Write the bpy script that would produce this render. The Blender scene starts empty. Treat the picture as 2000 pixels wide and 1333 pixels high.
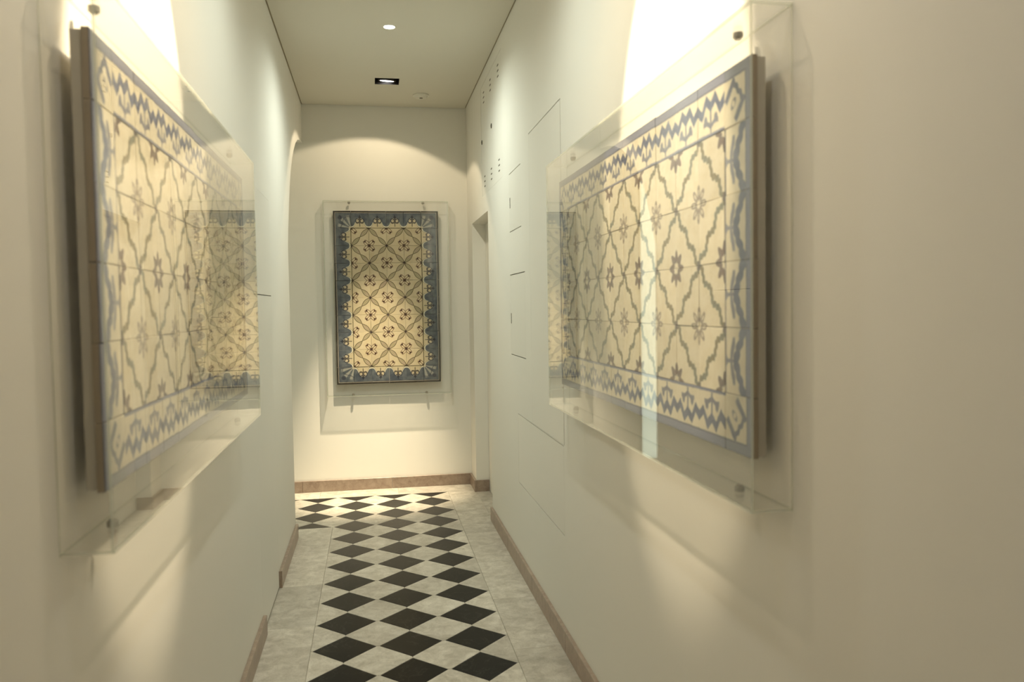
import bpy, bmesh, math, random
from mathutils import Matrix, Vector
random.seed(7)
sc = bpy.context.scene
COL = sc.collection
R90 = math.pi / 2

# ------------------------------------------------------------------ measured room (metres)
W, H, D = 1.320, 3.125, 6.695          # corridor width, ceiling height, far wall
YB = -2.6                              # wall behind the camera
P, FX, FY = 0.2896, 0.659, 3.2545      # floor pattern pitch, centre line, first row
DOOR_Y0, DOOR_Y1, DOOR_Z = 5.51, 6.40, 2.147

# ------------------------------------------------------------------ camera
cam_d = bpy.data.cameras.new('camera')
cam = bpy.data.objects.new('camera', cam_d)
COL.objects.link(cam)
sc.camera = cam
YAW, PITCH, ROLL = 0.1714, -0.0429, -0.0154
fwd = Vector((math.sin(YAW) * math.cos(PITCH), math.cos(YAW) * math.cos(PITCH), math.sin(PITCH)))
rgt = Vector((math.cos(YAW), -math.sin(YAW), 0))
upv = rgt.cross(fwd)
r2 = rgt * math.cos(ROLL) + upv * math.sin(ROLL)
u2 = -rgt * math.sin(ROLL) + upv * math.cos(ROLL)
m = Matrix((r2, u2, -fwd)).transposed().to_4x4()
m.translation = (0.5206, 0.0, 1.4868)
cam.matrix_world = m
cam_d.sensor_width = 36
cam_d.lens = 1574.1 * 36 / 2000
cam_d.clip_start = 0.02
cam_d.dof.use_dof = True
cam_d.dof.focus_distance = 6.2
cam_d.dof.aperture_fstop = 4.0

# ------------------------------------------------------------------ exposure, world
vs = sc.view_settings
vs.view_transform = 'Standard'
vs.look = 'None'
vs.gamma = 1.0
vs.use_curve_mapping = False
vs.exposure = 0.0
sc.cycles.max_bounces = 12
sc.cycles.diffuse_bounces = 8
sc.cycles.glossy_bounces = 6
sc.cycles.transmission_bounces = 6
sc.cycles.transparent_max_bounces = 24
sc.cycles.caustics_reflective = False
sc.cycles.caustics_refractive = False
sc.cycles.sample_clamp_indirect = 4.0

world = bpy.data.worlds.new('world')
sc.world = world
world.use_nodes = True
wb = world.node_tree.nodes['Background']
wb.inputs['Color'].default_value = (1.0, 1.0, 0.86, 1)      # overcast daylight outside
wb.inputs['Strength'].default_value = 2.1

WARM = (1.0, 0.82, 0.55)
COOL = (0.93, 1.0, 0.88)
NEUTRAL = (1.0, 0.92, 0.84)
LED_POWER = 80.0
BACK_FILL_POWER = 25.0
MID_FILL_POWER = 52.0
FAR_SPOT = 24.0
FAR_BEAM = 950.0
SIDE_BEAM = {'left': 320.0, 'right': 240.0}
SIDE_SPILL = 30.0


# ------------------------------------------------------------------ node expressions
def srgb(r, g, b):
    f = lambda c: ((c / 255 + 0.055) / 1.055) ** 2.4 if c > 10 else c / 255 / 12.92
    return (f(r), f(g), f(b), 1.0)


class X:
    """A value in a node tree, with arithmetic."""
    nt = None

    def __init__(self, s): self.s = s

    @staticmethod
    def math(op, *a, clamp=False):
        n = X.nt.nodes.new('ShaderNodeMath')
        n.operation = op
        n.use_clamp = clamp
        for i, v in enumerate(a):
            v = v.s if isinstance(v, X) else v
            if isinstance(v, (int, float)):
                n.inputs[i].default_value = v
            else:
                X.nt.links.new(v, n.inputs[i])
        return X(n.outputs[0])

    def __add__(self, o): return X.math('ADD', self, o)
    __radd__ = __add__
    def __sub__(self, o): return X.math('SUBTRACT', self, o)
    def __rsub__(self, o): return X.math('SUBTRACT', o, self)
    def __mul__(self, o): return X.math('MULTIPLY', self, o)
    __rmul__ = __mul__
    def __truediv__(self, o): return X.math('DIVIDE', self, o)
    def __pow__(self, o): return X.math('POWER', self, o)


def sin(a): return X.math('SINE', a)
def cos(a): return X.math('COSINE', a)
def ab(a): return X.math('ABSOLUTE', a)
def mn(a, b): return X.math('MINIMUM', a, b)
def mx(a, b): return X.math('MAXIMUM', a, b)
def sqrt(a): return X.math('SQRT', a)
def hyp(a, b): return sqrt(a * a + b * b)
def atan2(a, b): return X.math('ARCTAN2', a, b)
def below(d, w, soft=0.012):           # 1 where d < w, soft edge
    return X.math('MULTIPLY', w - d + soft * 0.5, 1.0 / soft, clamp=True)


def new_mat(name, rough=0.5, spec=0.5):
    mt = bpy.data.materials.new(name)
    mt.use_nodes = True
    b = mt.node_tree.nodes['Principled BSDF']
    b.inputs['Roughness'].default_value = rough
    b.inputs['Specular IOR Level'].default_value = spec
    X.nt = mt.node_tree
    return mt, b


def N(kind, **kw):
    n = X.nt.nodes.new(kind)
    for k, v in kw.items():
        if k in n.inputs:
            n.inputs[k].default_value = v
        else:
            setattr(n, k, v)
    return n


def L(a, b): X.nt.links.new(a, b)


def mix(fac, a, b):
    n = X.nt.nodes.new('ShaderNodeMix')
    n.data_type = 'RGBA'
    if isinstance(fac, X): L(fac.s, n.inputs[0])
    else: n.inputs[0].default_value = fac
    for v, i in ((a, 6), (b, 7)):
        if isinstance(v, tuple): n.inputs[i].default_value = v
        else: L(v, n.inputs[i])
    return n.outputs[2]


def noise(scale, detail=3, vec=None, rough=0.55, dist=0.0):
    n = N('ShaderNodeTexNoise')
    n.inputs['Scale'].default_value = scale
    n.inputs['Detail'].default_value = detail
    n.inputs['Roughness'].default_value = rough
    n.inputs['Distortion'].default_value = dist
    if vec is not None: L(vec, n.inputs['Vector'])
    return n


def objvec(shift=True):
    """Object coordinates, moved by the object's random number so alike pieces differ."""
    t = N('ShaderNodeTexCoord').outputs['Object']
    oi = N('ShaderNodeObjectInfo').outputs['Random']
    if not shift: return t, X(oi)
    v = N('ShaderNodeVectorMath', operation='ADD')
    c = N('ShaderNodeCombineXYZ')
    for i, k in enumerate((31.0, 57.0, 17.0)):
        L((X(oi) * k).s, c.inputs[i])
    L(t, v.inputs[0]); L(c.outputs[0], v.inputs[1])
    return v.outputs[0], X(oi)


def bump(b, height, strength=0.1, dist=0.01):
    n = N('ShaderNodeBump', Strength=strength, Distance=dist)
    L(height, n.inputs['Height']); L(n.outputs[0], b.inputs['Normal'])


# ------------------------------------------------------------------ materials
def m_plaster(name, col, rough=0.75):
    mt, b = new_mat(name, rough, 0.25)
    v = N('ShaderNodeTexCoord').outputs['Object']
    n1 = noise(1.1, 3, v); n2 = noise(160, 2, v)
    c = mix(X(n1.outputs[0]), tuple(x * 0.965 for x in col[:3]) + (1,), col)
    L(c, b.inputs['Base Color'])
    bump(b, n2.outputs[0], 0.06, 0.002)
    return mt


def m_plain(name, col, rough=0.5, spec=0.5, metal=0.0):
    mt, b = new_mat(name, rough, spec)
    v, r = objvec()
    n1 = noise(25, 3, v)
    c = mix(X(n1.outputs[0]), tuple(x * 0.88 for x in col[:3]) + (1,), col)
    L(c, b.inputs['Base Color'])
    b.inputs['Metallic'].default_value = metal
    return mt


def m_stone(name, c0, c1, c2, rough, scale=9, veins=0.0, vein_col=None, spec=0.5):
    mt, b = new_mat(name, rough, spec)
    v, r = objvec()
    a = noise(scale, 6, v, 0.68, 0.5); s = noise(scale * 9, 4, v, 0.7); w = noise(2.0, 2, v)
    c = mix(X.math('MULTIPLY', X(a.outputs[0]) - 0.34, 3.0, clamp=True), c0, c1)
    c = mix(X.math('MULTIPLY', X(s.outputs[0]) - 0.52, 4.0, clamp=True) * 0.55, c, c2)
    c = mix(X.math('MULTIPLY', X(w.outputs[0]) - 0.45, 2.2, clamp=True) * 0.45, c, c2)
    if veins:
        k = noise(5.0, 5, v, 0.6, 1.4)
        line = below(ab(X(k.outputs[0]) - 0.5), 0.006, 0.008) * veins
        c = mix(line, c, vein_col)
    hs = N('ShaderNodeHueSaturation')
    L(c, hs.inputs['Color']); L((0.9 + r * 0.2).s, hs.inputs['Value'])
    L(hs.outputs[0], b.inputs['Base Color'])
    bump(b, s.outputs[0], 0.05, 0.002)
    return mt


def m_emit(name, col, strength):
    mt = bpy.data.materials.new(name)
    mt.use_nodes = True
    nt = mt.node_tree
    X.nt = nt
    nt.nodes.remove(nt.nodes['Principled BSDF'])
    e = N('ShaderNodeEmission', Color=col + (1,), Strength=strength)
    L(e.outputs[0], nt.nodes['Material Output'].inputs[0])
    return mt


def m_acrylic(name, tint=(0.996, 0.998, 0.995, 1), edge=0.0, edge_col=(0.9, 0.92, 0.84, 1)):
    """Clear acrylic sheet: mirror reflection by Fresnel at each face, clear transmission otherwise."""
    mt = bpy.data.materials.new(name)
    mt.use_nodes = True
    nt = mt.node_tree
    X.nt = nt
    nt.nodes.remove(nt.nodes['Principled BSDF'])
    geo = N('ShaderNodeNewGeometry')
    bf = X(geo.outputs['Backfacing'])
    fr = N('ShaderNodeFresnel')
    L((1.49 - bf * (1.49 - 1 / 1.49)).s, fr.inputs['IOR'])
    tr = N('ShaderNodeBsdfTransparent', Color=tint)
    gl = N('ShaderNodeBsdfGlossy', Color=(1, 1, 1, 1), Roughness=0.0)
    out = N('ShaderNodeMixShader')
    L(fr.outputs[0], out.inputs[0]); L(tr.outputs[0], out.inputs[1]); L(gl.outputs[0], out.inputs[2])
    res = out
    if edge:
        df = N('ShaderNodeBsdfDiffuse', Color=edge_col)  # pale diffuse mix stands in for light piped to the rims
        tl = N('ShaderNodeBsdfTranslucent', Color=edge_col)
        ad = N('ShaderNodeMixShader', Fac=0.5)
        L(df.outputs[0], ad.inputs[1]); L(tl.outputs[0], ad.inputs[2])
        res = N('ShaderNodeMixShader', Fac=edge)
        L(out.outputs[0], res.inputs[1]); L(ad.outputs[0], res.inputs[2])
    L(res.outputs[0], nt.nodes['Material Output'].inputs[0])
    return mt


def tile_start(name, tx, ty, wobble, wscale):
    mt, b = new_mat(name, 0.22, 0.5)
    t, r = objvec(False)
    v, _ = objvec(True)
    sep = N('ShaderNodeSeparateXYZ'); L(t, sep.inputs[0])
    nz = noise(wscale, 2, v)
    nsep = N('ShaderNodeSeparateColor'); L(nz.outputs['Color'], nsep.inputs[0])
    u = X(sep.outputs[0]) * (1 / tx) + 0.5 + (X(nsep.outputs[0]) - 0.5) * wobble
    w = X(sep.outputs[1]) * (1 / ty) + 0.5 + (X(nsep.outputs[1]) - 0.5) * wobble
    blot = X(noise(90, 4, v).outputs[0])
    wash = X(noise(22, 3, v).outputs[0])
    return mt, b, u, w, r, blot, wash, X(sep.outputs[2])


def tile_end(b, col, r, z, body, thick):
    # the fired body shows on the sides of the tile, the glaze on its face
    hs = N('ShaderNodeHueSaturation')
    L(col, hs.inputs['Color']); L((0.9 + r * 0.16).s, hs.inputs['Value'])
    face = X.math('GREATER_THAN', z, thick - 0.0022)
    nb = noise(70, 3)
    side = mix(X.math('MULTIPLY', X(nb.outputs[0]) - 0.38, 4.0, clamp=True), srgb(96, 78, 62), body)
    c = mix(face, side, hs.outputs[0])
    L(c, b.inputs['Base Color'])
    L((0.75 - face * 0.5).s, b.inputs['Roughness'])


CREAM_N = srgb(222, 213, 190)
CREAM_F = srgb(206, 193, 164)
BODY = srgb(188, 172, 146)
TH = 0.014


def m_garland_tile():
    mt, b, u, v, r, blot, wash, z = tile_start('glazed_garland_tile', .14, .14, .03, 60)
    t = (u - v + 1.0) * 0.5
    n = (u + v - 1.0) * 0.7071
    base = mix(X.math('MULTIPLY', wash - 0.4, 2.0, clamp=True), CREAM_N, srgb(206, 192, 158))
    # wavy garland from corner to corner with leaf lobes
    c = sin(t * (math.pi * 6)) * 0.045
    wdt = 0.036 + ab(sin(t * (math.pi * 12))) * 0.036
    g = below(ab(n - c), wdt, 0.022)
    gcol = mix(X.math('MULTIPLY', wash - 0.42, 6.0, clamp=True), srgb(104, 90, 48), srgb(90, 96, 86))
    col = mix(g * (0.7 + blot * 0.45), base, gcol)
    # corner knot of the garland
    k = mn(hyp(u, v - 1.0), hyp(u - 1.0, v))
    col = mix(below(k, 0.075, 0.03) * 0.85, col, srgb(92, 78, 84))
    # ring-shaped rosette
    r1 = hyp(u, v); a1 = atan2(v, u)
    R1 = 0.275 + cos(a1 * 8.0) * 0.06
    ros = below(r1, R1, 0.025) * below(0.105 + cos(a1 * 8.0) * 0.015, r1, 0.025)
    ros = mx(ros, below(r1, 0.03, 0.02) * 0.5)
    rcol = mix(X.math('MULTIPLY', blot - 0.35, 3.0, clamp=True), srgb(78, 54, 62), srgb(102, 76, 68))
    col = mix(ros * (0.78 + blot * 0.35), col, rcol)
    # spiky flower on the other corner
    uu = 1.0 - u; vv = 1.0 - v
    r2_ = hyp(uu, vv); a2 = atan2(vv, uu)
    pet = ab(cos(a2 * 4.0))
    R2 = 0.13 + pet * 0.19
    fl = below(r2_, R2, 0.025) * below(0.075, r2_, 0.03)
    vein = below(0.9, pet, 0.1) * below(0.15, r2_, 0.02) * below(r2_, 0.24, 0.02) * 0.6
    col = mix(fl * (0.75 - vein), col, rcol)
    col = mix(below(0.63, blot, 0.04) * 0.2, col, srgb(170, 150, 110))
    tile_end(b, col, r, z, BODY, TH)
    return mt


BN = 0.1225      # width of the near panels' border


def m_border_near():
    mt, b, u, v, r, blot, wash, z = tile_start('glazed_zigzag_border_tile', .14, BN, .035, 55)
    blue = mix(X.math('MULTIPLY', wash - 0.36, 3.0, clamp=True), srgb(62, 70, 108), srgb(96, 104, 134))
    base = mix(X.math('MULTIPLY', wash - 0.4, 2.0, clamp=True), CREAM_N, srgb(204, 194, 166))
    # inner line
    col = mix(below(v, 0.055, 0.03), base, srgb(106, 110, 140))
    # zigzag acanthus band
    tri = ab(u * 2.0 - 1.0)                       # 1 at the sides, 0 in the middle
    saw = ab(X.math('FRACT', u * 3.0) * 2.0 - 1.0)
    vc = 0.36 + tri * 0.0 + (1.0 - tri) * 0.16 + saw * 0.20
    band = below(ab(v - vc), 0.075 + blot * 0.05, 0.03)
    col = mix(band, col, blue)
    # little plant: stem with three leaves
    stem = below(ab(u - 0.5), 0.030, 0.02) * below(0.06, v, 0.03) * below(v, 0.50, 0.03)
    dx = ab(u - 0.5)
    leaf = below(ab(v - 0.16 - dx * 0.9 + dx * dx * 2.2), 0.048, 0.025) * below(dx, 0.28, 0.03)
    leaf2 = below(hyp((dx - 0.19) * 1.0, (v - 0.30) * 0.7), 0.065, 0.03)
    col = mix(mx(mx(stem, leaf), leaf2) * 0.9, col, blue)
    # outer blue strip with darker rims
    col = mix(below(0.80, v, 0.02), col, srgb(122, 126, 152))
    rim = mx(below(ab(v - 0.81), 0.018, 0.02), below(0.965, v, 0.03))
    col = mix(rim, col, srgb(88, 90, 112))
    tile_end(b, col, r, z, BODY, TH)
    return mt


def m_side_near():
    mt, b, u, v, r, blot, wash, z = tile_start('glazed_wave_border_tile', .14, BN, .03, 55)
    blue = mix(X.math('MULTIPLY', wash - 0.36, 3.0, clamp=True), srgb(64, 72, 110), srgb(98, 106, 136))
    base = mix(X.math('MULTIPLY', wash - 0.4, 2.0, clamp=True), CREAM_N, srgb(204, 194, 166))
    col = mix(below(v, 0.05, 0.03), base, srgb(98, 96, 106))
    vc = 0.565 + cos(u * (2 * math.pi)) * 0.125
    jag = ab(sin(u * (math.pi * 6))) * 0.035
    band = below(ab(v - vc), 0.082 + jag * 1.4, 0.03)
    col = mix(band, col, blue)
    dx = ab(u - 0.5)
    # pair of drooping leaves that spring from the notch at the middle
    leaf = below(ab(v - 0.30 + cos(dx * 9.0) * 0.05), 0.075 - ab(dx - 0.2) * 0.2, 0.03) * below(dx, 0.36, 0.03)
    link = below(ab(v - 0.08 - (0.12 - mn(dx, 0.12)) * 1.2 + 0.10), 0.03, 0.03) * below(dx, 0.14, 0.02)
    notch = below(dx, 0.03, 0.02) * below(v, 0.44, 0.03)
    col = mix(mx(mx(leaf, link), notch) * 0.85, col, blue)
    col = mix(below(0.80, v, 0.02), col, srgb(112, 118, 148))
    rim = mx(below(ab(v - 0.81), 0.018, 0.02), below(0.965, v, 0.03))
    col = mix(rim, col, srgb(92, 96, 118))
    tile_end(b, col, r, z, BODY, TH)
    return mt


def m_corner_near():
    mt, b, u, v, r, blot, wash, z = tile_start('glazed_corner_tile', BN, BN, .03, 55)
    blue = mix(X.math('MULTIPLY', wash - 0.36, 3.0, clamp=True), srgb(78, 84, 112), srgb(110, 116, 138))
    base = mix(X.math('MULTIPLY', wash - 0.4, 2.0, clamp=True), CREAM_N, srgb(204, 194, 166))
    # zigzag turning the corner, an eye inside it
    a = mx(u, v)
    ring = ab(u - 0.36) + ab(v - 0.36)
    band = below(ab(ring - 0.34 - ab(sin((u - v) * 12.0)) * 0.05), 0.075, 0.03) * below(0.5, u + v, 0.05)
    eye = below(hyp((u - 0.36 + v - 0.36) * 0.8, (u - v) * 1.5), 0.14, 0.03) * below(0.05, hyp(u - 0.36, v - 0.36), 0.02)
    col = mix(mx(band, eye * 0.8), base, blue)
    col = mix(below(0.80, a, 0.02), col, srgb(122, 128, 148))
    rim = mx(below(ab(a - 0.81), 0.018, 0.02), below(0.965, a, 0.03))
    col = mix(rim, col, srgb(90, 94, 116))
    tile_end(b, col, r, z, BODY, TH)
    return mt


def m_lattice_tile():
    mt, b, u, v, r, blot, wash, z = tile_start('glazed_lattice_tile', .14, .14, .02, 55)
    t = (u - v + 1.0) * 0.5
    n = ab((u + v - 1.0) * 0.7071)
    base = mix(X.math('MULTIPLY', wash - 0.38, 2.2, clamp=True), CREAM_F, srgb(198, 182, 146))
    a = ab(sin(t * (2 * math.pi))) * 0.108
    fill = below(n, a, 0.015)
    fcol = mix(X.math('MULTIPLY', wash - 0.45, 6.0, clamp=True), srgb(154, 146, 116), srgb(164, 148, 132))
    col = mix(fill * 0.8, base, fcol)
    line = below(ab(n - a), 0.017, 0.015)
    lcol = mix(X.math('MULTIPLY', blot - 0.4, 4.0, clamp=True), srgb(62, 52, 32), srgb(84, 74, 40))
    col = mix(line * 0.9, col, lcol)
    k = mn(hyp(u, v - 1.0), hyp(u - 1.0, v))
    col = mix(below(k, 0.075, 0.05) * 0.9, col, srgb(70, 56, 58))
    # quarter flowers in the two other corners
    p = mn(u, 1.0 - u); q = mn(v, 1.0 - v)
    same = X.math('GREATER_THAN', (u - 0.5) * (v - 0.5), 0.0)
    aa = (p + q) * 0.7071; bb = ab((p - q) * 0.7071)
    dot = below(hyp(p - 0.235, q - 0.235), 0.052, 0.02)
    heart = below(hyp(p, q), 0.06, 0.03)
    stalk = below(bb, 0.017, 0.015) * below(aa, 0.2, 0.02)
    e = hyp((aa - 0.20) * (1 / 0.165), (bb - 0.06) * (1 / 0.06))
    loop = below(ab(e - 1.0), 0.26, 0.2) * 0.8
    fl = mx(loop, stalk * 0.7) * same
    col = mix(fl, col, srgb(88, 50, 44))
    col = mix(mx(dot, heart) * same * 0.95, col, srgb(58, 34, 30))
    tile_end(b, col, r, z, BODY, TH)
    return mt


def far_border_common(u, v, blot, wash):
    blue = mix(X.math('MULTIPLY', wash - 0.36, 3.2, clamp=True), srgb(76, 84, 96), srgb(112, 118, 122))
    base = mix(X.math('MULTIPLY', wash - 0.38, 2.2, clamp=True), CREAM_F, srgb(190, 178, 142))
    return blue, base


def far_rim(col, a):
    col = mix(below(0.87, a, 0.012), col, srgb(172, 166, 156))
    col = mix(mx(below(ab(a - 0.862), 0.010, 0.012), below(0.905, a, 0.012)), col, srgb(58, 54, 48))
    return col


def m_border_far():
    mt, b, u, v, r, blot, wash, z = tile_start('glazed_fleur_border_tile', .14, .14, .02, 55)
    blue, base = far_border_common(u, v, blot, wash)
    du = ab(u - 0.5)
    s = cos(u * (2 * math.pi)) * -0.5 + 0.5                 # 0 at sides, 1 in the middle
    bd = 0.08 + s * s * (3.0 - 2.0 * s) * 0.48
    col = mix(below(bd, v, 0.02), base, blue)
    white = below(ab(v - bd), 0.036, 0.02)
    col = mix(white, col, srgb(214, 210, 190))
    col = mix(below(ab(v - bd + 0.05), 0.014, 0.015), col, srgb(104, 92, 80))
    # fleur
    dark = srgb(40, 42, 56)
    stem = below(du, 0.022, 0.015) * below(0.10, v, 0.03) * below(v, 0.76, 0.03)
    top = below(hyp(du * 1.3, v - 0.60), 0.10, 0.03)
    e1 = below(ab(hyp((du - 0.13) * 1.0, (v - 0.42) * 0.75) - 0.095), 0.024, 0.02)
    bar = below(ab(v - 0.30 - du * 0.25), 0.025, 0.02) * below(du, 0.22, 0.03)
    col = mix(mx(mx(stem, top), mx(e1, bar)) * 0.88, col, dark)
    col = mix(below(v, 0.03, 0.015), col, srgb(84, 78, 48))
    col = far_rim(col, v)
    tile_end(b, col, r, z, BODY, TH)
    return mt


def m_corner_far():
    mt, b, u, v, r, blot, wash, z = tile_start('glazed_spray_corner_tile', .14, .14, .02, 55)
    blue, base = far_border_common(u, v, blot, wash)
    rr = hyp(u, v); th = atan2(v, u)
    col = mix(below(rr, 0.13, 0.05), blue, base)
    rays = below(0.72, ab(sin(th * 6.0)), 0.2) * below(rr, 0.74, 0.08)
    col = mix(rays * 0.55, col, srgb(200, 198, 184))
    lob = below(ab(rr - 0.62 - sin(th * 4.0) * 0.08), 0.025, 0.02)
    col = mix(lob * 0.7, col, srgb(60, 64, 78))
    col = mix(below(hyp(u - 0.62, v - 0.62), 0.12, 0.05) * 0.8, col, srgb(56, 60, 76))
    col = far_rim(col, mx(u, v))
    tile_end(b, col, r, z, BODY, TH)
    return mt


M = {}
M['wall'] = m_plaster('plaster_off_white', (0.80, 0.785, 0.735, 1))
M['ceil'] = m_plaster('ceiling_paint', (0.69, 0.665, 0.585, 1), 0.85)
M['door'] = m_plaster('door_paint', (0.79, 0.775, 0.725, 1), 0.6)
M['dark'] = m_plain('shadow_gap_black', (0.02, 0.018, 0.014, 1), 0.9, 0.1)
M['slot'] = m_plain('slot_dark', (0.10, 0.09, 0.065, 1), 0.6, 0.3)
M['gap'] = m_plain('gap_shade', (0.42, 0.38, 0.28, 1), 0.9, 0.1)
M['white'] = m_plain('white_plastic', (0.76, 0.74, 0.66, 1), 0.4)
M['black'] = m_plain('black_metal', (0.022, 0.018, 0.016, 1), 0.45, 0.5)
M['steel'] = m_plain('brushed_steel', (0.34, 0.32, 0.28, 1), 0.35, 0.5, 0.6)
M['board'] = m_plain('grey_backing_board', srgb(196, 190, 178), 0.7, 0.3)
M['light_stone'] = m_stone('limestone', srgb(216, 210, 199), srgb(174, 167, 154), srgb(126, 119, 108), 0.42, 15)
M['slate'] = m_stone('black_slate', srgb(20, 21, 22), srgb(27, 27, 26), srgb(16, 17, 18), 0.30, 7, 0.3, srgb(90, 88, 82), 0.12)
M['skirt'] = m_stone('brown_marble', srgb(158, 142, 128), srgb(128, 110, 98), srgb(178, 162, 146), 0.35, 22)
M['grout'] = m_plain('grout', srgb(178, 170, 154), 0.9, 0.2)
M['acrylic'] = m_acrylic('clear_acrylic')
M['acrylic_edge'] = m_acrylic('acrylic_edge_glow', (0.93, 0.95, 0.90, 1), 0.42)
M['lamp_warm'] = m_emit('halogen_glow', (1.0, 0.95, 0.90), 6.0)
M['lamp_cool'] = m_emit('led_glow', (0.98, 1.0, 0.86), 9.0)
mt, b_ = new_mat('frosted_glass', 0.4)
b_.inputs['Base Color'].default_value = (0.9, 0.96, 0.92, 1)
tlc = N('ShaderNodeBsdfTranslucent', Color=(0.92, 0.97, 0.93, 1))
mxs = N('ShaderNodeMixShader', Fac=0.8)
L(b_.outputs[0], mxs.inputs[1]); L(tlc.outputs[0], mxs.inputs[2])
L(mxs.outputs[0], mt.node_tree.nodes['Material Output'].inputs[0])
M['frost'] = mt
M['garland'] = m_garland_tile(); M['zig'] = m_border_near(); M['wave'] = m_side_near(); M['ncorner'] = m_corner_near()
M['lattice'] = m_lattice_tile(); M['fleur'] = m_border_far(); M['fcorner'] = m_corner_far()


# ------------------------------------------------------------------ mesh helpers
def box(bm, x0, x1, y0, y1, z0, z1, mi=0):
    v = [bm.verts.new((x, y, z)) for x in (x0, x1) for y in (y0, y1) for z in (z0, z1)]
    fs = [(0, 1, 3, 2), (4, 6, 7, 5), (0, 4, 5, 1), (2, 3, 7, 6), (0, 2, 6, 4), (1, 5, 7, 3)]
    out = []
    for f in fs:
        fa = bm.faces.new([v[i] for i in f]); fa.material_index = mi; out.append(fa)
    return out


def mesh_of(name, bm, *mats, smooth=False):
    bmesh.ops.recalc_face_normals(bm, faces=bm.faces)
    me = bpy.data.meshes.new(name)
    bm.to_mesh(me); bm.free()
    for k in mats: me.materials.append(k)
    if smooth:
        for p in me.polygons: p.use_smooth = True
    return me


def link(name, me, parent=None, loc=(0, 0, 0), rot=(0, 0, 0)):
    o = bpy.data.objects.new(name, me)
    COL.objects.link(o)
    if parent is not None: o.parent = parent
    o.location = loc; o.rotation_euler = rot
    return o


def obj(name, bm, mat, parent=None, loc=(0, 0, 0), rot=(0, 0, 0), smooth=False):
    mats = mat if isinstance(mat, (list, tuple)) else (mat,)
    return link(name, mesh_of(name, bm, *mats, smooth=smooth), parent, loc, rot)


def boxo(name, dims, mat, parent=None, bev=0.0):
    bm = bmesh.new(); box(bm, *dims)
    if bev: bmesh.ops.bevel(bm, geom=bm.edges[:], offset=bev, segments=1, affect='EDGES')
    return obj(name, bm, mat, parent)


def struct(o): o['kind'] = 'structure'; return o


def thing(name, label, cat, loc=(0, 0, 0), rotz=0, group=None):
    o = link(name, None, None, loc, (0, 0, rotz))
    o['label'] = label; o['category'] = cat
    if group: o['group'] = group
    return o


def prism(bm, pts, z0, z1, top_inset=0.0):
    """Vertical prism over a plan polygon, with an optional chamfered top."""
    n = len(pts)
    cx = sum(p[0] for p in pts) / n; cy = sum(p[1] for p in pts) / n
    lo = [bm.verts.new((x, y, z0)) for x, y in pts]
    mi = [bm.verts.new((x, y, z1 - top_inset)) for x, y in pts]
    if top_inset:
        tp = []
        for x, y in pts:
            d = math.hypot(x - cx, y - cy); k = (d - top_inset * 1.4) / d
            tp.append(bm.verts.new((cx + (x - cx) * k, cy + (y - cy) * k, z1)))
        rings = (lo, mi, tp)
    else:
        rings = (lo, mi)
    for a, b in zip(rings, rings[1:]):
        for i in range(n):
            bm.faces.new((a[i], a[(i + 1) % n], b[(i + 1) % n], b[i]))
    bm.faces.new(rings[-1]); bm.faces.new(lo[::-1])


def cyl(bm, c, r, h, axis='Z', seg=20, r2_=None, mi=0):
    r2_ = r if r2_ is None else r2_
    a = []; b = []
    for i in range(seg):
        t = 2 * math.pi * i / seg
        x, y = math.cos(t), math.sin(t)
        if axis == 'Z': f = lambda R, k: (c[0] + R * x, c[1] + R * y, c[2] + k)
        elif axis == 'Y': f = lambda R, k: (c[0] + R * x, c[1] + k, c[2] + R * y)
        else: f = lambda R, k: (c[0] + k, c[1] + R * x, c[2] + R * y)
        a.append(bm.verts.new(f(r, 0))); b.append(bm.verts.new(f(r2_, h)))
    for i in range(seg):
        bm.faces.new((a[i], a[(i + 1) % seg], b[(i + 1) % seg], b[i])).material_index = mi
    bm.faces.new(a[::-1]).material_index = mi; bm.faces.new(b).material_index = mi


# ------------------------------------------------------------------ setting: floor
ROW = lambda j: FY + j * P
CLX = lambda i: FX + i * P
XE0, XE1 = FX - 1.5 * P, FX + 1.5 * P         # edges of the pattern along the corridor
JB, JC, JE = -8, 8, 11                         # first row built, first and last row of the cross strip
Y0P = ROW(JB) - P / 2
XL = -2.4                                      # end of the side passage
YJ = 5.36                                      # jamb of the arched opening

floor = struct(boxo('floor', (XL - .2, W + 0.3, YB - .1, D + 0.2, -0.10, -0.0035), M['grout']))
DK = 0.470 * P                                 # half diagonal of a dark tile
LT = 0.150                                     # light tile before its points are cut


def dark_pts(h=DK):
    return [(0, -h), (h, 0), (0, h), (-h, 0)]


def light_pts():
    a = P / 2 - 0.0015
    L_ = P - DK - 0.0030                       # |x|+|y| = L_ , clipped to |x|,|y| < a
    k = L_ - a
    return [(k, -a), (a, -k), (a, k), (k, a), (-k, a), (-a, k), (-a, -k), (-k, -a)]


def cut_half(pts, axis, sign):
    """The half of a convex plan polygon where sign*coord > 0."""
    out = []
    n = len(pts)
    for i in range(n):
        p, q = pts[i], pts[(i + 1) % n]
        fp, fq = sign * p[axis], sign * q[axis]
        if fp >= -1e-9: out.append(p)
        if (fp > 1e-9 and fq < -1e-9) or (fp < -1e-9 and fq > 1e-9):
            t = fp / (fp - fq)
            out.append((p[0] + (q[0] - p[0]) * t, p[1] + (q[1] - p[1]) * t))
    return out


def plan_mesh(name, pts, mat, z1=0.0):
    bm = bmesh.new(); prism(bm, pts, -0.012, z1, 0.0008)
    return mesh_of(name, bm, mat)


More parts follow.
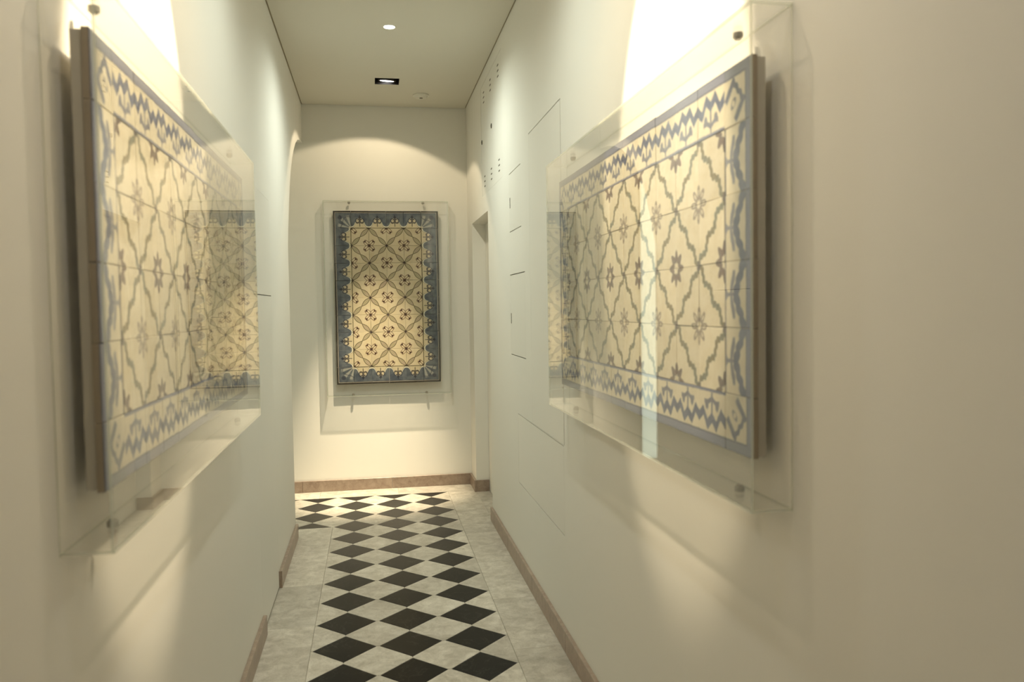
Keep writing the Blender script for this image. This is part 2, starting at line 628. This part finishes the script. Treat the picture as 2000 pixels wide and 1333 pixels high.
me_dark = plan_mesh('dark_floor_tile', dark_pts(), M['slate'], 0.0003)
me_dark_far = plan_mesh('dark_floor_half', cut_half(dark_pts(), 1, -1), M['slate'], 0.0003)
me_dark_near = plan_mesh('dark_floor_half_near', cut_half(dark_pts(), 1, 1), M['slate'], 0.0003)
me_light = plan_mesh('light_floor_tile', light_pts(), M['light_stone'])
me_lleft = plan_mesh('light_floor_half_left', cut_half(light_pts(), 0, 1), M['light_stone'])
me_lright = plan_mesh('light_floor_half_right', cut_half(light_pts(), 0, -1), M['light_stone'])
NCROSS = 9
for j in range(JB, JE + 1):
    cols = range(-1, 2) if j < JC else range(-1 - NCROSS, 2)
    for i in cols:
        me = me_dark
        if j == JE: me = me_dark_far
        elif j == JC and i < -1: me = me_dark_near
        link('dark_floor_tile', me, floor, (CLX(i), ROW(j), 0), (0, 0, random.uniform(-.004, .004)))
for j in range(JB, JE):
    cols = range(-1, 1) if j < JC else range(-1 - NCROSS, 1)
    for i in cols:
        link('light_floor_tile', me_light, floor, (CLX(i + .5), ROW(j + .5), random.uniform(-.0002, .0002)))
    if j < JC: link('light_floor_tile', me_lleft, floor, (XE0 + .001, ROW(j + .5), 0))
    link('light_floor_tile', me_lright, floor, (XE1 - .001, ROW(j + .5), 0))


def slab(x0, x1, y0, y1):
    bm = bmesh.new()
    prism(bm, [(x0, y0), (x1, y0), (x1, y1), (x0, y1)], -0.012, random.uniform(-.0002, .0002), 0.0008)
    me = mesh_of('border_slab', bm, M['light_stone'])
    link('border_slab', me, floor)


def run(a, b, step):
    n = max(1, round((b - a) / step)); return [(a + (b - a) * k / n, a + (b - a) * (k + 1) / n) for k in range(n)]


g = 0.0006
for a, b in run(ROW(JB), ROW(JC), 0.58): slab(0, XE0 - g, a + g, b - g)
for a, b in run(ROW(JB), ROW(JE), 0.58): slab(XE1 + g, W, a + g, b - g)
for a, b in run(XL, XE0, 0.58): slab(a + g, b - g, ROW(JC) - P * 0.8, ROW(JC) - g) if b < 0 else None
for a, b in run(XL, W, 0.58): slab(a + g, b - g, ROW(JE) + g, D)
slab(W + g, W + .12, DOOR_Y0, DOOR_Y1)
for a, b in run(YB, ROW(JB), 0.66): slab(0, W, a + g, b - g)

# ------------------------------------------------------------------ setting: walls
ARCH = [(YJ, 0), (YJ, 1.90), (5.42, 2.04), (5.50, 2.18), (5.58, 2.31), (5.68, 2.43), (5.80, 2.53), (5.94, 2.62),
        (6.10, 2.70), (6.28, 2.76), (6.48, 2.80), (D, 2.82)]
ZT = H + 0.04
LD0, LD1, LDZ = 3.775, 4.400, 2.06              # flush door in the left wall
T = 0.14
low = [(YB, 0.0), (LD0, 0.0), (LD0, LDZ), (LD1, LDZ), (LD1, 0.0)] + ARCH     # lower outline of the wall
bm = bmesh.new()
for (ya, za), (yb_, zb) in zip(low, low[1:]):
    # lower edge face, through the wall's thickness
    bm.faces.new([bm.verts.new(c) for c in ((0, ya, za), (-T, ya, za), (-T, yb_, zb), (0, yb_, zb))])
    if yb_ - ya > 1e-6:
        for x in (0, -T):
            bm.faces.new([bm.verts.new(c) for c in ((x, ya, za), (x, yb_, zb), (x, yb_, ZT), (x, ya, ZT))])
bmesh.ops.remove_doubles(bm, verts=bm.verts, dist=1e-5)
wall_left = struct(obj('wall_left', bm, M['wall']))

# flush two-leaf door in the left wall
d1 = struct(link('door_1', None, None, (0, LD0, 0)))
boxo('upper_leaf', (-.03, 0, 0.0008, LD1 - LD0 - .0008, 1.5635, LDZ - .0008), M['door'], d1)
boxo('lower_leaf', (-.03, 0, 0.0008, LD1 - LD0 - .0008, 0.010, 1.5590), M['door'], d1)
boxo('door_lining', (-.055, -.035, 0, LD1 - LD0, 0, LDZ), M['dark'], d1)

# far wall: runs left past the corner into the side passage, with a glazed door there
GX0, GX1, GZ = -1.22, -0.33, 2.62
bm = bmesh.new()
box(bm, GX1, W + .3, D, D + .2, 0, ZT)
box(bm, GX0, GX1, D, D + .2, GZ, ZT)
box(bm, XL - .2, GX0, D, D + .2, 0, ZT)
wall_far = struct(obj('wall_far', bm, M['wall']))
d2 = struct(link('door_2', None, None, (GX0, D, 0)))
gw = GX1 - GX0
bm = bmesh.new()
for a in ((0, .05, .08, .13, 0, GZ), (gw - .05, gw, .08, .13, 0, GZ), (.05, gw - .05, .08, .13, GZ - .05, GZ), (.05, gw - .05, .08, .13, 0, .12)):
    box(bm, *a)
obj('door_frame', bm, M['door'], d2)
boxo('frosted_pane', (.05, gw - .05, .10, .106, .12, GZ - .05), M['frost'], d2)

# side passage shell
bm = bmesh.new(); box(bm, XL, -T, YJ - .12, YJ - 0.0, 0, ZT)
struct(obj('wall_passage', bm, M['wall']))
bm = bmesh.new(); box(bm, XL - .12, XL, YJ - .12, D, 0, ZT)
struct(obj('wall_passage_end', bm, M['wall']))

# right wall: face with openings for the door and five hatches
HATCH = {  # y0, y1, z0, z1 and the gap left on the near, far, bottom, top side
    'A': (3.340, 4.040, 0.888, 2.360, .009, .0016, .0010, .005),
    'B': (3.355, 4.455, 0.490, 0.884, .0016, .0035, .0045, .0040),
    'C': (4.275, 4.635, 1.915, 2.252, .0008, .0010, .0055, .0055),
    'D': (4.190, 4.645, 1.205, 1.672, .0012, .0012, .0055, .0055),
    'E': (4.855, 5.775, 2.275, 3.040, .0008, .014, .0008, .003),
}
holes = [h[:4] for h in HATCH.values()] + [(DOOR_Y0, DOOR_Y1, 0, DOOR_Z)]
ys = sorted({YB, D} | {v for h in holes for v in h[:2]})
zs = sorted({0, ZT} | {v for h in holes for v in h[2:]})


def in_hole(y, z): return any(h[0] < y < h[1] and h[2] < z < h[3] for h in holes)


bm = bmesh.new()
HD = 0.03
vc = {}
def V(x, y, z):
    k = (round(x, 5), round(y, 5), round(z, 5))
    if k not in vc: vc[k] = bm.verts.new(k)
    return vc[k]
for y0, y1 in zip(ys, ys[1:]):
    for z0, z1 in zip(zs, zs[1:]):
        if not in_hole((y0 + y1) / 2, (z0 + z1) / 2):
            bm.faces.new((V(W, y0, z0), V(W, y0, z1), V(W, y1, z1), V(W, y1, z0)))
for h in holes:
    dd = HD
    y0, y1, z0, z1 = h
    for (a, b) in (((y0, z0), (y1, z0)), ((y1, z0), (y1, z1)), ((y1, z1), (y0, z1)), ((y0, z1), (y0, z0))):
        if a[1] == 0 and b[1] == 0: continue
        q = [bm.verts.new(c) for c in ((W, *a), (W, *b), (W + dd, *b), (W + dd, *a))]
        bm.faces.new(q)
# solid core behind the face
box(bm, W + HD, W + .20, YB, DOOR_Y0, 0, ZT)
box(bm, W + HD, W + .20, DOOR_Y1, D, 0, ZT)
box(bm, W + HD, W + .20, DOOR_Y0, DOOR_Y1, DOOR_Z, ZT)
me = bpy.data.meshes.new('wall_right'); bm.to_mesh(me); bm.free(); me.materials.append(M['wall'])
wall_right = struct(link('wall_right', me))

d3 = struct(link('door_3', None, None, (W + .106, DOOR_Y0, 0)))
boxo('door_leaf', (0, .04, .004, DOOR_Y1 - DOOR_Y0 - .004, .006, DOOR_Z - .004), M['door'], d3)

wall_back = struct(boxo('wall_back', (-T, W + .2, YB - .12, YB, 0, ZT), M['wall']))

# ceiling: panel with a shadow gap along the walls and holes for the recessed spots
RX0, RX1, RY0, RY1 = 0.578, 0.752, 5.878, 6.042
SP = {'far': (RX0, RX1, RY0, RY1), 'right': (0.40, 0.57, 1.98, 2.14), 'left': (0.75, 0.92, 1.93, 2.09)}
GAP = 0.009
chol = list(SP.values())
xs = sorted({GAP, W - GAP} | {v for h in chol for v in h[:2]})
yy = sorted({YB, D - GAP} | {v for h in chol for v in h[2:]})
bm = bmesh.new()
for x0, x1 in zip(xs, xs[1:]):
    for y0, y1 in zip(yy, yy[1:]):
        cx_, cy_ = (x0 + x1) / 2, (y0 + y1) / 2
        if not any(h[0] < cx_ < h[1] and h[2] < cy_ < h[3] for h in chol):
            box(bm, x0, x1, y0, y1, H, H + .016)
ceiling = struct(obj('ceiling', bm, M['ceil']))
bm = bmesh.new()
box(bm, -.02, W + .02, YB, D + .02, ZT + .10, ZT + .12)  # unseen cover added above the ceiling to stop light leaking in
box(bm, -.02, 0.0, YB, D, ZT, ZT + .1); box(bm, W, W + .02, YB, D, ZT, ZT + .1)
struct(obj('leak_cover', bm, M['dark']))
bm = bmesh.new()                                # shallow gap bottom, the gap's shade put into a darker colour
for a in ((0, GAP - .0003, YB, D), (W - GAP + .0003, W, YB, D), (GAP, W - GAP, D - GAP + .0003, D)):
    box(bm, *a, H + .006, H + .0155)
struct(obj('trim_2', bm, M['gap']))
struct(boxo('ceiling_passage', (XL - .1, -T, YJ - .12, D + .2, ZT, ZT + .06), M['ceil']))

# ------------------------------------------------------------------ baseboards
BH, BT = 0.092, 0.017


def skirting(name, pieces):
    root = struct(link(name, None))
    for (x0, x1, y0, y1) in pieces:
        bm = bmesh.new(); box(bm, x0, x1, y0, y1, 0.0004, BH)
        bmesh.ops.bevel(bm, geom=bm.edges[:], offset=.0016, segments=1, affect='EDGES')
        obj('skirting_slab', bm, M['skirt'], root)
    return root


q = .0008
skirting('baseboard_left', [(0, BT, a + q, b - q) for a, b in run(YB, LD0 + .0, 0.9)] + [(0, BT, a + q, b - q) for a, b in ((LD1, YJ + .004),)])
skirting('baseboard_right', [(W - BT, W, a + q, b - q) for a, b in run(YB, DOOR_Y0, 0.72)] + [(W - BT, W, DOOR_Y1 - BT, D - BT - q)])
skirting('baseboard_far', [(a + q, b - q, D - BT, D) for a, b in ((GX1, -.066), (-.066, .655), (.655, W))])
skirting('baseboard_reveal', [(W + q, W + .103, DOOR_Y1 - BT, DOOR_Y1)])

# ------------------------------------------------------------------ tile panels


def tile_mesh(name, tx, ty, mat):
    e, c = 0.0006, 0.0012
    bm = bmesh.new()
    hx, hy = tx / 2 - e, ty / 2 - e
    rings = [[(-hx, -hy, 0), (hx, -hy, 0), (hx, hy, 0), (-hx, hy, 0)]]
    rings.append([(x, y, TH - c) for x, y, _ in rings[0]])
    rings.append([(x * (1 - c / hx), y * (1 - c / hy), TH) for x, y, _ in rings[0]])
    vs_ = [[bm.verts.new(p) for p in r] for r in rings]
    for a, b in zip(vs_, vs_[1:]):
        for i in range(4): bm.faces.new((a[i], a[(i + 1) % 4], b[(i + 1) % 4], b[i]))
    bm.faces.new(vs_[2]); bm.faces.new(vs_[0][::-1])
    return mesh_of(name, bm, mat)


TM = {'garland': tile_mesh('garland_tile', .14, .14, M['garland']),
      'zig': tile_mesh('border_tile', .14, BN, M['zig']),
      'wave': tile_mesh('border_tile', .14, BN, M['wave']),
      'ncorner': tile_mesh('corner_tile', BN, BN, M['ncorner']),
      'lattice': tile_mesh('lattice_tile', .14, .14, M['lattice']),
      'fleur': tile_mesh('border_tile', .14, .14, M['fleur']),
      'fcorner': tile_mesh('corner_tile', .14, .14, M['fcorner'])}


def tile_panel(label, loc, rotz, nx, nz, bw, inner, hb, vb_, corner, names):
    """Local frame: X along the wall, Z up, front towards -Y; the wall is at Y = 0."""
    root = thing('tile_panel', label, 'tile panel', loc, rotz)
    t = .14
    wd, ht = nx * t + 2 * bw, nz * t + 2 * bw
    yb = -0.041
    boxo('backing_board', (-wd / 2 + .004, wd / 2 - .004, yb + .0005, -.022, .004, ht - .004), M['board'], root, .001)
    for sx in (-1, 1):
        boxo('hanging_rail', (sx * wd * .32 - .02, sx * wd * .32 + .02, -.0225, 0, .06, ht - .06), M['steel'], root)

    def put(nm, me, x, z, r):
        j = lambda s: random.uniform(-s, s)
        link(nm, me, root, (x + j(.0007), yb + j(.0008), z + j(.0007)), (R90 + j(.006), -r + j(.006), j(.006)))
    for i in range(nx):
        for k in range(nz):
            r = {(0, 0): 0, (1, 1): math.pi, (1, 0): R90, (0, 1): -R90}[(i % 2, k % 2)]
            put(names[0], TM[inner], -wd / 2 + bw + (i + .5) * t, bw + (k + .5) * t, r)
    for i in range(nx):
        x = -wd / 2 + bw + (i + .5) * t
        put(names[1], TM[hb], x, ht - bw / 2, 0)
        put(names[1], TM[hb], x, bw / 2, math.pi)
    for k in range(nz):
        z = bw + (k + .5) * t
        put(names[1], TM[vb_], -wd / 2 + bw / 2, z, R90)
        put(names[1], TM[vb_], wd / 2 - bw / 2, z, -R90)
    c = wd / 2 - bw / 2
    put(names[2], TM[corner], c, ht - bw / 2, 0)
    put(names[2], TM[corner], -c, ht - bw / 2, R90)
    put(names[2], TM[corner], -c, bw / 2, math.pi)
    put(names[2], TM[corner], c, bw / 2, -R90)
    return root


NN = ('garland_tile', 'border_tile', 'corner_tile')
PYC = 2.322                                     # middle of the near panels along the corridor
tile_panel('upright antique tile panel with slate-blue border and twisted-ribbon lattice on far end wall',
           (0.65, D, 0.8755), 0, 4, 8, .14, 'lattice', 'fleur', 'fleur', 'fcorner', ('lattice_tile', 'border_tile', 'corner_tile'))
tile_panel('long antique tile panel with pale blue zigzag border and diamond garlands on the left wall',
           (0, PYC, 1.172), R90, 10, 4, BN, 'garland', 'zig', 'wave', 'ncorner', NN)
tile_panel('long antique tile panel with pale blue zigzag border and diamond garlands on the right wall',
           (W, PYC, 1.172), -R90, 10, 4, BN, 'garland', 'zig', 'wave', 'ncorner', NN)


# ------------------------------------------------------------------ acrylic cases


def sheet(bm, dims, thin):
    """A sheet with its two broad faces clear and its four rims in the pale edge-glow material."""
    for f in box(bm, *dims):
        f.normal_update()
        n = f.normal
        f.material_index = 0 if abs(n[thin]) > .5 else 1


def display_case(label, loc, rotz, x0, x1, z0, z1, dep, knobs):
    root = thing('display_case', label, 'display case', loc, rotz)
    t = .005
    mats = (M['acrylic'], M['acrylic_edge'])
    e = .0004
    for nm, dm, ax in (('front_sheet', (x0, x1, -dep, -dep + t, z0, z1), 1),
                       ('top_sheet', (x0 + t + e, x1 - t - e, -dep + t + e, -.001, z1 - t, z1), 2),
                       ('bottom_sheet', (x0 + t + e, x1 - t - e, -dep + t + e, -.001, z0, z0 + t), 2),
                       ('side_sheet', (x0, x0 + t, -dep + t + e, -.001, z0, z1), 0),
                       ('side_sheet', (x1 - t, x1, -dep + t + e, -.001, z0, z1), 0)):
        bm = bmesh.new(); sheet(bm, dm, ax)
        obj(nm, bm, mats, root)
    for kx in knobs:
        for z, s in ((z0 + t, 1), (z1 - t, -1)):
            bm = bmesh.new()
            cyl(bm, (kx, -.034, z), .0105, s * .010, 'Z', 20)
            cyl(bm, (kx, -.034, z + s * .010), .007, s * .004, 'Z', 16)
            obj('fixing_stud', bm, M['steel'], root)
    return root


display_case('clear acrylic box cover over the upright tile panel on the far end wall', (0.65, D, 0), 0,
             -.497, .503, .780, 2.352, .088, (-.293, .301))
display_case('clear acrylic box cover over the long tile panel on the left wall', (0, PYC, 0), R90,
             1.430 - PYC, 3.235 - PYC, 1.082, 2.050, .087, (1.60 - PYC, 3.02 - PYC))
display_case('clear acrylic box cover over the long tile panel on the right wall', (W, PYC, 0), -R90,
             PYC - 3.235, PYC - 1.438, 1.080, 2.055, .088, (PYC - 3.00, PYC - 1.60))

# ------------------------------------------------------------------ hatches in the right wall
HL = {'A': 'tall flush wall hatch with dark top joint, just beyond the right tile panel',
      'B': 'wide low flush wall hatch beneath the tall hatch on the right wall',
      'C': 'small upper flush cabinet hatch with slot pull, higher of two on the right wall',
      'D': 'small lower flush cabinet hatch with slot pull, right wall at eye level',
      'E': 'ventilated flush wall hatch with two locks under the ceiling above the doorway'}
hatch = {}
for k, (y0, y1, z0, z1, gn, gf, gb, gt) in HATCH.items():
    root = thing('wall_hatch', HL[k], 'hatch', (W, (y0 + y1) / 2, z0))
    hy = (y1 - y0) / 2
    boxo('hatch_leaf', (0.0, .018, -hy + gn, hy - gf, gb, z1 - z0 - gt), M['door'], root)
    boxo('hatch_lining', (.022, .0295, -hy, hy, 0, z1 - z0), M['slot'], root)
    hatch[k] = root
for k, y, z in (('C', 4.612, 2.083), ('D', 4.622, 1.418)):
    r = hatch[k]; yc, zc = r.location[1], r.location[2]
    boxo('slot_pull', (-.0015, .004, y - yc - .006, y - yc + .006, z - zc - .03, z - zc + .03), M['slot'], r, .001)
r = hatch['E']; yc, zc = r.location[1], r.location[2]
for zg in (2.945, 2.365):
    for yg in (4.985, 5.310, 5.625):
        for s in (-1, 0, 1):
            o = boxo('vent_slot', (-.0012, .003, -.024, .024, -.0045, .0045), M['slot'], r, .0008)
            o.location = (0, yg - yc, zg - zc + s * .034)
for y, z in ((5.276, 2.671), (5.735, 2.655)):
    bm = bmesh.new()
    cyl(bm, (-.004, y - yc, z - zc), .016, .010, 'X', 18)
    cyl(bm, (-.006, y - yc, z - zc), .007, .002, 'X', 12)
    obj('lock', bm, M['slot'], r)

# ------------------------------------------------------------------ ceiling fittings


def aim(o, d):
    o.rotation_euler = Vector(d).to_track_quat('-Z', 'Y').to_euler()


def lamp_light(name, kind, loc, power, col, parent, direction=None, angle=90, blend=.2, radius=.03):
    ld = bpy.data.lights.new(name, kind)
    ld.energy = power; ld.color = col; ld.shadow_soft_size = radius
    if kind == 'SPOT':
        ld.spot_size = math.radians(angle); ld.spot_blend = blend
    o = bpy.data.objects.new(name, ld); COL.objects.link(o)
    o.parent = parent; o.location = loc
    if direction: aim(o, direction)
    return o


def ceiling_light(label, x, y, power, col):
    root = thing('ceiling_light', label, 'ceiling light', (x, y, H))
    bm = bmesh.new()                             # slim white ring
    seg = 28
    prof = [(.030, -.001), (.036, -.004), (.042, -.003), (.044, 0)]
    rings = [[bm.verts.new((r * math.cos(2 * math.pi * i / seg), r * math.sin(2 * math.pi * i / seg), z)) for i in range(seg)] for r, z in prof]
    for a, b in zip(rings, rings[1:]):
        for i in range(seg): bm.faces.new((a[i], a[(i + 1) % seg], b[(i + 1) % seg], b[i]))
    obj('trim_ring', bm, M['white'], root, smooth=True)
    bm = bmesh.new(); cyl(bm, (0, 0, -.003), .032, .003, 'Z', 28)
    obj('led_disc', bm, M['lamp_cool'], root)
    lamp_light('led_light', 'SPOT', (0, 0, -.012), power, col, root, (0, 0, -1), 160, 1.0, .03)
    return root


def recessed_spot(label, rect, direction, name_dir):
    x0, x1, y0, y1 = rect
    root = thing('recessed_spotlight', label, 'spotlight', ((x0 + x1) / 2, (y0 + y1) / 2, H))
    hx, hy = (x1 - x0) / 2, (y1 - y0) / 2
    dz = .10
    bm = bmesh.new(); w = .002
    e = .0008
    box(bm, -hx + e, -hx + w, -hy + e, hy - e, 0, dz); box(bm, hx - w, hx - e, -hy + e, hy - e, 0, dz)
    box(bm, -hx + w, hx - w, -hy + e, -hy + w, 0, dz); box(bm, -hx + w, hx - w, hy - w, hy - e, 0, dz)
    box(bm, -hx + e, hx - e, -hy + e, hy - e, dz, dz + .002)
    obj('housing', bm, M['black'], root)
    q = Vector(direction).to_track_quat('-Z', 'Y').to_euler()
    bm = bmesh.new()
    cyl(bm, (0, 0, 0), .058, .030, 'Z', 28, .040)
    o = obj('lamp_body', bm, M['black'], root, (0, .022, .013), q)
    bm = bmesh.new()
    seg = 28
    for i in range(seg):
        pass
    rings = [[bm.verts.new((r * math.cos(2 * math.pi * i / seg), r * math.sin(2 * math.pi * i / seg), z)) for i in range(seg)]
             for r, z in ((.050, -.002), (.058, -.006), (.064, -.002), (.064, .004))]
    for a, b in zip(rings, rings[1:]):
        for i in range(seg): bm.faces.new((a[i], a[(i + 1) % seg], b[(i + 1) % seg], b[i]))
    obj('gimbal_ring', bm, M['black'], root, (0, .022, .013), q, smooth=True)
    bm = bmesh.new(); cyl(bm, (0, 0, -.0035), .050, .003, 'Z', 28)
    obj('lamp_disc', bm, M['lamp_warm'], root, (0, .022, .013), q)
    return root


ceiling_light('round white ceiling light glowing just before the black square spotlight', .657, 4.811, LED_POWER, COOL)
for y, pw, cl, lb in ((1.0, BACK_FILL_POWER, NEUTRAL, 'added unseen round fill light at the near end of the corridor, before the long tile panels'),
                      (2.905, MID_FILL_POWER, COOL, 'added unseen round fill light just past the two long tile panels')):
    ceiling_light(lb, .657, y, pw, cl)  # two unseen lights, added to raise the fill along the corridor
FAR_DIR = (-.05, .15, -1.0)
rs = recessed_spot('black square recessed spotlight in the ceiling facing the far tile panel', SP['far'], FAR_DIR, 'far')
lamp_light('spill_light', 'SPOT', (0, 0, -.012), FAR_SPOT, WARM, rs, (-.11, .26, -.965), 114, .10, .02)
lamp_light('beam_light', 'SPOT', (0, 0, -.012), FAR_BEAM, WARM, rs, (-.06, .18, -.97), 34, 1.0, .02)
for nm, s in (('right', 1), ('left', -1)):
    dr = (s * .76, 0, -1.0)
    rs = recessed_spot('black square recessed spotlight over the corridor, turned to the %s wall' % nm, SP[nm], dr, nm)
    lamp_light('beam_light', 'SPOT', (0, 0, -.012), SIDE_BEAM[nm], WARM, rs, dr, 39, .22, .020)
    lamp_light('spill_light', 'SPOT', (0, 0, -.012), SIDE_SPILL, WARM, rs, dr, 90, .8, .02)

# smoke detector
sd = thing('smoke_detector', 'small white round smoke detector on the ceiling near the far wall', 'smoke detector', (.93, 6.30, H))
bm = bmesh.new(); cyl(bm, (0, 0, -.010), .062, .010, 'Z', 28)
obj('base_plate', bm, M['white'], sd)
bm = bmesh.new(); cyl(bm, (0, 0, -.026), .040, .016, 'Z', 28, .052)
obj('sensor_head', bm, M['white'], sd)
bm = bmesh.new(); cyl(bm, (0, -.01, -.031), .012, .005, 'Z', 16)
obj('sensor_button', bm, M['steel'], sd)
